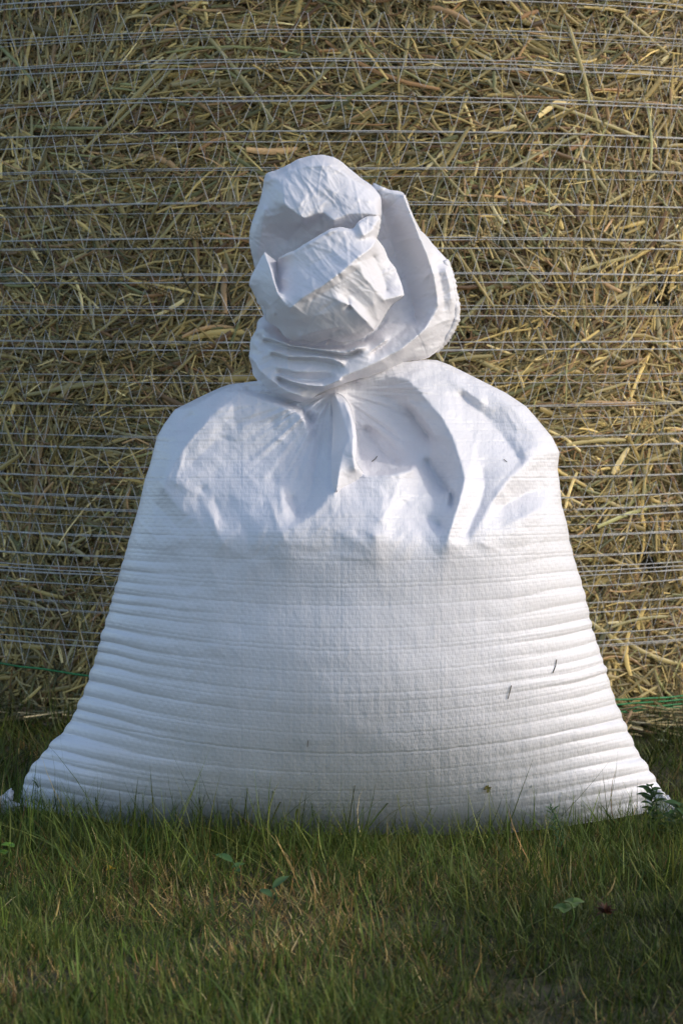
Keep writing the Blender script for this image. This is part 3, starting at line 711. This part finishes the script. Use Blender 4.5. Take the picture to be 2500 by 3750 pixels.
# ears of seed still on their stalks
for (xa, ya, ang) in ((300, 1185, 0.6), (720, 1275, 0.25), (580, 1060, -0.4), (270, 1535, -0.1), (330, 1545, -0.15), (370, 1300, 1.4), (750, 850, 0.2), (690, 860, -0.2), (540, 590, 0.9), (1020, 240, 0.2), (2060, 1880, 0.5), (460, 1290, 0.3), (2340, 700, 0.4), (1760, 860, 0.7)):
    p0, z0 = bale_hit(xa, ya); k = 16; V, Fq = [], []
    for j in range(k):
        s = (j - k / 2) * 0.0021; side = (-1) ** j * 0.0014
        c_ = np.array([s * math.cos(ang) - side * math.sin(ang), s * math.sin(ang) + side * math.cos(ang)])
        ax = ang + (-1) ** j * 0.55; l_, w_ = rs.uniform(0.0032, 0.0046), rs.uniform(0.0011, 0.0016)
        ring = [(l_, 0, 0), (0, w_, 0), (-l_ * 0.7, 0, 0), (0, -w_, 0), (0, 0, w_), (0, 0, -w_)]
        b0 = len(V)
        for (x_, y_, h_) in ring:
            uo, zo = c_[0] + x_ * math.cos(ax) - y_ * math.sin(ax), c_[1] + x_ * math.sin(ax) + y_ * math.cos(ax)
            V.append(cyl(p0 + uo / R, z0 + zo, R + 0.004 + h_))
        Fq += [(b0 + a, b0 + b, b0 + c) for a, b, c in ((0, 1, 4), (1, 2, 4), (2, 3, 4), (3, 0, 4), (1, 0, 5), (2, 1, 5), (3, 2, 5), (0, 3, 5))]
    mesh('seed_head', np.array(V), np.array(Fq), M_STRAW, bale, col=np.repeat(np.array([[0.40, 0.29, 0.13]]) * rs.uniform(0.8, 1.1), len(V), 0))

# net: tight strings round the bale in twos and threes, thin zigzag threads between
def tubes(paths, radii, sides=4):
    VV, QQ, off = [], [], 0
    for P, r in zip(paths, radii):
        P = np.asarray(P); k = len(P); t_ = np.gradient(P, axis=0); t_ /= np.linalg.norm(t_, axis=1)[:, None] + 1e-12
        n1 = np.cross(t_, [0.05, 0.1, 1.0]); n1 /= np.linalg.norm(n1, axis=1)[:, None]; n2 = np.cross(t_, n1)
        a = np.arange(sides) * 2 * math.pi / sides
        V = P[:, None] + r * (np.cos(a)[None, :, None] * n1[:, None] + np.sin(a)[None, :, None] * n2[:, None])
        idx = np.arange(k * sides).reshape(k, sides) + off; nxt = np.roll(idx, -1, 1)
        VV.append(V.reshape(-1, 3)); QQ.append(np.stack([idx[:-1], nxt[:-1], nxt[1:], idx[1:]], -1).reshape(-1, 4)); off += k * sides
    return np.concatenate(VV), np.concatenate(QQ)
EDGE_Y = [-110, -90, 20, 34, 143, 167, 255, 288, 380, 404, 510, 540, 638, 664, 762, 788, 884, 911, 1008, 1032, 1128, 1153, 1243, 1276, 1362, 1394, 1478, 1512, 1594, 1622, 1702, 1738, 1807, 1850, 1866, 1912, 1948, 2020, 2063, 2086, 2121, 2186, 2222, 2294, 2322, 2345]
zs = [bale_hit(0, y)[1] for y in EDGE_Y]
zs += [z for k in range(12) for z in (0.86 + k * 0.033, 0.868 + k * 0.033) if z < 1.2]
rn = np.random.default_rng(12); paths, radii = [], []
phs = np.linspace(-math.pi, math.pi, 420)
for z in zs:
    for k in range(rn.choice([1, 2, 2])):
        wob = 0.0022 * vnoise(phs * 3 + rn.uniform(0, 60), phs * 0 + rn.uniform(0, 60), 3, 3) + rn.uniform(-0.0022, 0.0022)
        paths.append(cyl(phs, z + wob, R + 0.0035 + 0.0025 * vnoise(phs * 8, phs * 0 + z * 50, 8))); radii.append(rn.uniform(0.00028, 0.0006))
zs = sorted(zs)
for z0 in np.arange(0.06, 1.16, 0.041):
    k = 130; p = np.linspace(-1.2, 1.2, k) + rn.uniform(0, 0.02)
    zz_ = z0 + 0.041 * (np.arange(k) % 2) + rn.normal(0, 0.002, k)
    p = p + rn.normal(0, 0.004, k)
    q = np.linspace(0, k - 1, k * 4); paths.append(cyl(np.interp(q, np.arange(k), p), np.interp(q, np.arange(k), zz_), R + 0.0045)); radii.append(0.00034)
V, q = tubes(paths, radii)
mesh('net_wrap', V, q, M_NET, bale)
for ya, yb in ((2412, 2560), (2600, 2588), (2606, 2598), (2612, 2606), (2612, 2574)):
    z = bale_hit(2300, yb)[1]; z2 = bale_hit(0, ya if ya < 2500 else 2430)[1] if ya < 2500 else z
    pth = np.linspace(-0.8 if ya < 2500 else 0.05, 0.8, 200)
    V, q = tubes([cyl(pth, np.interp(pth, [-0.6, 0.5], [z2, z]) + 0.002 * vnoise(pth * 9 + ya, pth * 0, 4), R + 0.010)], [0.0011])
    mesh('green_twine', V, q, M_GREEN, bale)

# ------------------------------------------------------------------ grass
def blades(x, y, L, Wd, az, lean, curl, col, segs=4, face=None, seed=0):
    n = len(x); r = np.random.default_rng(seed); t = np.linspace(0, 1, segs + 1)[None]
    ln = lean[:, None] + curl[:, None] * t                                    # angle from vertical along the blade
    dl = L[:, None] / segs
    h = np.cumsum(np.sin(ln) * dl, 1) - np.sin(ln[:, :1]) * dl; v = np.cumsum(np.cos(ln) * dl, 1) - np.cos(ln[:, :1]) * dl
    dx, dy = np.cos(az)[:, None], np.sin(az)[:, None]
    px, py, pz = x[:, None] + h * dx, y[:, None] + h * dy, ground_z(x, y)[:, None] - 0.003 + v
    fa = az + math.pi / 2 + r.normal(0, 0.5, n)
    wv = Wd[:, None] * np.clip(1 - t ** 2.2, 0.06, 1) * 0.5
    wx, wy = np.cos(fa)[:, None] * wv, np.sin(fa)[:, None] * wv
    V = np.stack([np.stack([px - wx, py - wy, pz], -1), np.stack([px + wx, py + wy, pz], -1)], 2)
    idx = np.arange(n * (segs + 1) * 2).reshape(n, segs + 1, 2)
    q = np.stack([idx[:, :-1, 0], idx[:, :-1, 1], idx[:, 1:, 1], idx[:, 1:, 0]], -1).reshape(-1, 4)
    return V.reshape(-1, 3), q, np.repeat(col, (segs + 1) * 2, 0)
def sack_clear(x, y):
    inside_sack = (np.abs(x + 0.0) < 0.285) & (y > -0.085 * (1 - (x / 0.30) ** 2) - 0.01) & (y < 0.09)
    return ~inside_sack & (x ** 2 + (y - BCY) ** 2 > (R - 0.005) ** 2)
GPAL = np.array([(0.065, 0.100, 0.018), (0.080, 0.115, 0.022), (0.100, 0.130, 0.028), (0.140, 0.160, 0.050), (0.060, 0.090, 0.024), (0.115, 0.125, 0.026), (0.045, 0.075, 0.016)])
DPAL = np.array([(0.34, 0.24, 0.095), (0.27, 0.18, 0.07), (0.20, 0.12, 0.05), (0.42, 0.33, 0.17), (0.15, 0.09, 0.035)])
VV, QQ, CC, off = [], [], [], 0
def add(n, seed, box, Lm, Wm, leanm, dryp, segs=4, keep=None):
    global off
    r = np.random.default_rng(seed); x, y = r.uniform(box[0], box[2], n), r.uniform(box[1], box[3], n)
    ok = sack_clear(x, y)
    clump = vnoise(x * 14 + 80, y * 14 + 80, 101, 3)
    ok &= r.random(n) < np.clip(0.92 + 0.4 * clump, 0.55, 1)
    if keep is not None: ok &= keep(x, y, r)
    x, y, clump = x[ok], y[ok], clump[ok]; n = len(x)
    dryness = np.clip(0.5 + 1.3 * vnoise(x * 7 + 30, y * 7 + 30, 103, 3) - 0.9 * x, 0, 1)
    dry = r.random(n) < dryp * (0.25 + 1.5 * dryness)
    c = np.where(dry[:, None], 1.15 * DPAL[r.integers(len(DPAL), size=n)], GPAL[r.integers(len(GPAL), size=n)]) * np.clip(r.lognormal(0.15, 0.4, (n, 1)), 0.4, 2.4)
    front_shade = sm(-0.05, 0.16, x) * sm(-0.18, -0.36, y)          # shade over the right front lawn, painted as darker, greener blades
    c = np.where((dry & (r.random(n) < 0.75 * front_shade))[:, None], GPAL[6], c) * (1.05 * (1 - 0.42 * front_shade))[:, None] * np.array([1.03, 1.0, 0.92]) * np.where(y > 0.05, 0.55, 1.0)[:, None]  # shade on the grass behind the sack is painted into its colour too
    L = np.clip(r.lognormal(math.log(Lm), 0.38, n), 0.006, 0.11) * np.where(dry, 0.8, 1) * (1 + 0.35 * clump)
    W_ = np.clip(r.lognormal(math.log(Wm), 0.35, n), 0.0005, 0.0032)
    az = np.where(r.random(n) < 0.55, math.pi * r.integers(0, 2, n) + r.normal(0, 0.55, n), r.uniform(0, 6.28, n)) + 1.5 * vnoise(x * 6 + 40, y * 6 + 60, 107, 2)
    lean = 0.28 + np.abs(r.normal(0, leanm, n)) + np.where(dry, 0.35, 0); curl = r.normal(0.35, 0.7, n)
    V, q, cc = blades(x, y, L, W_, az, lean, curl, c, segs, seed=seed + 1)
    VV.append(V); QQ.append(q + off); CC.append(cc); off += len(V)
near = (-0.52, -0.80, 0.52, 0.12)
wedge = lambda x, y, r: np.abs(x) < 0.40 + 0.16 * y + 0.07
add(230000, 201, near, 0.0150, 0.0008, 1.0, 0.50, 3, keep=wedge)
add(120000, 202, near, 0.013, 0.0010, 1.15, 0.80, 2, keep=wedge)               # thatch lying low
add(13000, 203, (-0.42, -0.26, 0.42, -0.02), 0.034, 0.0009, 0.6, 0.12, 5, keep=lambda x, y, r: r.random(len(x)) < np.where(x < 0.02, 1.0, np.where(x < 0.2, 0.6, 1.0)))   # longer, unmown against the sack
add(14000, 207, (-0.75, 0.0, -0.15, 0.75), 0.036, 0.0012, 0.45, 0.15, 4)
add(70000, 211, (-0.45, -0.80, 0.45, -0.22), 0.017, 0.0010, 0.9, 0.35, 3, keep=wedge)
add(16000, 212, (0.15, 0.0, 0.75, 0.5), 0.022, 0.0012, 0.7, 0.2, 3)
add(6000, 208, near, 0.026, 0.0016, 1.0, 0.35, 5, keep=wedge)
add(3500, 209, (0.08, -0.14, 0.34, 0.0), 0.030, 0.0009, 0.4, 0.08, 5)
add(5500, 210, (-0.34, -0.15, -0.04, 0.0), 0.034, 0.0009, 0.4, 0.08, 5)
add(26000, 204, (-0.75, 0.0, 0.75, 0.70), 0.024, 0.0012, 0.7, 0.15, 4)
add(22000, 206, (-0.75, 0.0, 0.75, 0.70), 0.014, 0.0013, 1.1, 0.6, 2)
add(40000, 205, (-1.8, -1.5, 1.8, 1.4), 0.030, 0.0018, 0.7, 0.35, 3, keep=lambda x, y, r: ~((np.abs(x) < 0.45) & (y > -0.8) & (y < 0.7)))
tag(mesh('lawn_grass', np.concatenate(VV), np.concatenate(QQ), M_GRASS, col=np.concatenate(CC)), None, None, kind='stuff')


# ------------------------------------------------------------------ weeds and oddments in the grass
def leaf_mesh(base, d, up, L, Wd, seed, lobes=0):
    """a cupped leaf: midrib along d, broad across, tip drooping"""
    r = np.random.default_rng(seed); d = np.array(d, float); d /= np.linalg.norm(d)
    side = np.cross(d, up); side /= np.linalg.norm(side); nrm = np.cross(side, d)
    k = 9; t = np.linspace(0, 1, k); V = []
    prof = np.sin(np.pi * np.clip(t * 0.93 + 0.05, 0, 1)) ** 0.8 * (1 + (0.45 * np.sin(t * lobes * math.pi * 2) if lobes else 0))
    for o in (-1, -0.5, 0, 0.5, 1):
        V.append(base + d * (t * L)[:, None] + side * (o * Wd * 0.5 * prof)[:, None] + nrm * (abs(o) * 0.16 * Wd * prof - 0.28 * L * t ** 2)[:, None])
    V = np.stack(V, 1); idx = np.arange(k * 5).reshape(k, 5)
    q = np.stack([idx[:-1, :-1], idx[:-1, 1:], idx[1:, 1:], idx[1:, :-1]], -1).reshape(-1, 4)
    return V.reshape(-1, 3), q
def weed(name, foot, leaves, label, cat, col, stem_h, stem_lean=(0, 0), group=None, trefoil=False, stem_r=0.0006, lobes=0):
    r = np.random.default_rng(int(abs(foot[0]) * 9999) + 3)
    e = empty(name, tuple(foot), label, cat, group)
    t = np.linspace(0, 1, 10); top = np.array([stem_lean[0], stem_lean[1], stem_h])
    P = foot + top * t[:, None] + np.array([0.004, 0, 0]) * np.sin(t * 3)[:, None]
    V, q = tubes([P], [stem_r], 5); mesh('stem', V, q, M_LEAF, e, col=np.tile(np.array(col) * 0.9, (len(V), 1)))
    for (f, az, el, L, Wd) in leaves:
        b0 = foot + top * f; d = np.array([math.cos(az) * math.cos(el), math.sin(az) * math.cos(el), math.sin(el)])
        if trefoil:
            VV, QQ, off = [], [], 0
            for k in (-1.9, 0, 1.9):
                d2 = np.array([math.cos(az + k), math.sin(az + k), 0.25])
                V, q = leaf_mesh(b0 + d * 0.3 * L, d2, (0, -0.3, 1), L, Wd, 1); VV.append(V); QQ.append(q + off); off += len(V)
            V, q = np.concatenate(VV), np.concatenate(QQ)
        else:
            V, q = leaf_mesh(b0, d, (0, -0.25, 1), L, Wd, 1, lobes)
        mesh('leaf', V, q, M_LEAF, e, col=np.tile(np.array(col) * r.uniform(0.8, 1.2), (len(V), 1)))
    return e
rw = np.random.default_rng(33)
def spiral(n, f0, f1, L, Wd, el=0.5):
    return [(f0 + (f1 - f0) * k / max(1, n - 1), 2.4 * k + rw.normal(0, 0.2), el + rw.normal(0, 0.15), L * rw.uniform(0.75, 1.2), Wd * rw.uniform(0.8, 1.2)) for k in range(n)]
gp = lambda px, py: ground_at(px, py)
weed('leafy_weed', gp(2395, 3075), spiral(34, 0.1, 1.0, 0.011, 0.0055), 'dark leafy weed standing against the bottom right corner of the sack', 'weed', (0.035, 0.075, 0.024), 0.047, (-0.004, 0.0))
weed('leafy_weed', gp(2450, 3090), spiral(26, 0.1, 1.0, 0.012, 0.0065), 'broader leaved low weed at the right edge, beside the frayed sack corner', 'weed', (0.040, 0.085, 0.024), 0.034, (0.008, -0.004))
weed('feathery_sprig', gp(150, 3000), spiral(22, 0.3, 1.0, 0.008, 0.0014, 0.9), 'small feathery sprig standing before the bottom left corner of the sack', 'weed', (0.035, 0.075, 0.025), 0.034, (-0.002, 0))
weed('feathery_leaf', gp(2060, 3130), spiral(34, 0.1, 1.0, 0.008, 0.0016, 0.7), 'upright feathery green leaf in the grass below the right half of the sack', 'weed', (0.055, 0.115, 0.040), 0.040, (-0.011, 0))
weed('clover', gp(2070, 3420), [(1.0, 0.4, 0.2, 0.009, 0.008), (0.8, 2.6, 0.1, 0.010, 0.009)], 'pale green clover in the blurred lower right of the lawn', 'clover', (0.10, 0.16, 0.04), 0.022, (0.003, 0), trefoil=True)
weed('clover', gp(20, 3180), [(1.0, 1.0, 0.2, 0.007, 0.006), (0.7, 3.0, 0.2, 0.006, 0.006)], 'small bright clover at the left edge of the lawn', 'clover', (0.12, 0.22, 0.03), 0.018, (0.002, 0), trefoil=True)
weed('broad_leaf_weed', gp(850, 3230), [(1.0, 2.6, 0.5, 0.016, 0.008), (0.7, 0.6, 0.4, 0.012, 0.006), (0.5, -1.0, 0.5, 0.012, 0.007)], 'broad leaved weed amid the lawn left of the middle, farther from us than its twin', 'weed', (0.070, 0.140, 0.045), 0.016)
weed('broad_leaf_weed', gp(985, 3330), [(1.0, 0.8, 0.6, 0.018, 0.007), (0.6, 2.4, 0.5, 0.013, 0.007)], 'weed with one long upright pale leaf, nearer than the broad leaved one beside it', 'weed', (0.090, 0.160, 0.055), 0.016, (0.003, 0))
# withered flower head and a tiny yellow bloom
def flower(name, p, n, L, Wd, col, label, cat, h):
    e = empty(name, tuple(p), label, cat); r = np.random.default_rng(4)
    V, q = tubes([p + np.linspace(0, 1, 6)[:, None] * np.array([0, 0, h])], [0.0005], 5); mesh('stem', V, q, M_LEAF, e, col=np.tile((0.06, 0.09, 0.03), (len(V), 1)))
    VV, QQ, CC, off = [], [], [], 0
    for k in range(n):
        az, el = r.uniform(0, 6.28), r.uniform(-0.4, 1.4)
        d = np.array([math.cos(az) * math.cos(el), math.sin(az) * math.cos(el), math.sin(el)])
        V, q = leaf_mesh(p + np.array([0, 0, h]), d, (0.1, -0.4, 1.0), L * r.uniform(0.6, 1.2), Wd, 1); VV.append(V); QQ.append(q + off); off += len(V)
        CC.append(np.tile(np.array(col) * r.uniform(0.6, 1.3), (len(V), 1)))
    mesh('petals', np.concatenate(VV), np.concatenate(QQ), M_LEAF, e, col=np.concatenate(CC))
flower('withered_flower', gp(2215, 3390), 40, 0.007, 0.0022, (0.07, 0.024, 0.010), 'withered dark red flower head low in the grass at lower right', 'flower', 0.010)
flower('yellow_flower', gp(407, 3230), 9, 0.004, 0.002, (0.45, 0.30, 0.02), 'tiny yellow bloom half hidden in the lawn at left', 'flower', 0.010)

# bits of cut grass stuck to the cloth
def on_sack(px, py):
    k = np.argmin((PXd - px) ** 2 + (PY - py) ** 2); return FRONT.reshape(-1, 3)[k] + np.array([0, -0.0012, 0])
def clipping(pts, rad, col, label):
    P = np.array([on_sack(*p) for p in pts]); q = np.linspace(0, len(P) - 1, 9)
    P = np.stack([np.interp(q, np.arange(len(P)), P[:, i]) for i in range(3)], -1)
    V, f = tubes([P], [rad], 5); t = np.linspace(0, 1, 9)
    tag(mesh('grass_clipping', V, f, M_LEAF, col=np.tile(col, (len(V), 1))), label, 'grass clipping', 'cut grass stuck to the sack')
clipping([(1868, 2508), (1864, 2535), (1859, 2560)], 0.0004, (0.03, 0.035, 0.02), 'straight dark grass clipping on the right half of the white sack')
clipping([(2038, 2415), (2034, 2438), (2022, 2462)], 0.0004, (0.05, 0.05, 0.03), 'bent dark grass clipping near the right flank, topmost on the sack front')
clipping([(1380, 1670), (1373, 1682), (1363, 1690)], 0.0003, (0.12, 0.10, 0.05), 'tiny brown grass clipping in the hollow under the knot of the sack')
clipping([(1843, 1682), (1848, 1686), (1856, 1689)], 0.0003, (0.08, 0.08, 0.06), 'tiny dark clipping on the right shoulder of the sack')
clipping([(1128, 2712), (1126, 2722), (1124, 2732)], 0.0003, (0.12, 0.09, 0.04), 'tiny brown clipping low on the left half of the sack')
def burr(px, py):
    p = on_sack(px, py); VV, QQ, off = [], [], 0; r = np.random.default_rng(6)
    for k in range(16):
        d = np.array([r.normal(), -abs(r.normal()) * 0.4, r.normal()])
        V, q = leaf_mesh(p, d, (0.1, -1, 0.1), r.uniform(0.0025, 0.0045), 0.0014, 1); VV.append(V); QQ.append(q + off); off += len(V)
    V = np.concatenate(VV)
    tag(mesh('seed_burr', V, np.concatenate(QQ), M_LEAF, col=np.tile((0.16, 0.14, 0.05), (len(V), 1))), 'small olive seed tuft clinging low on the sack front at right', 'seed tuft')
burr(1785, 2885)
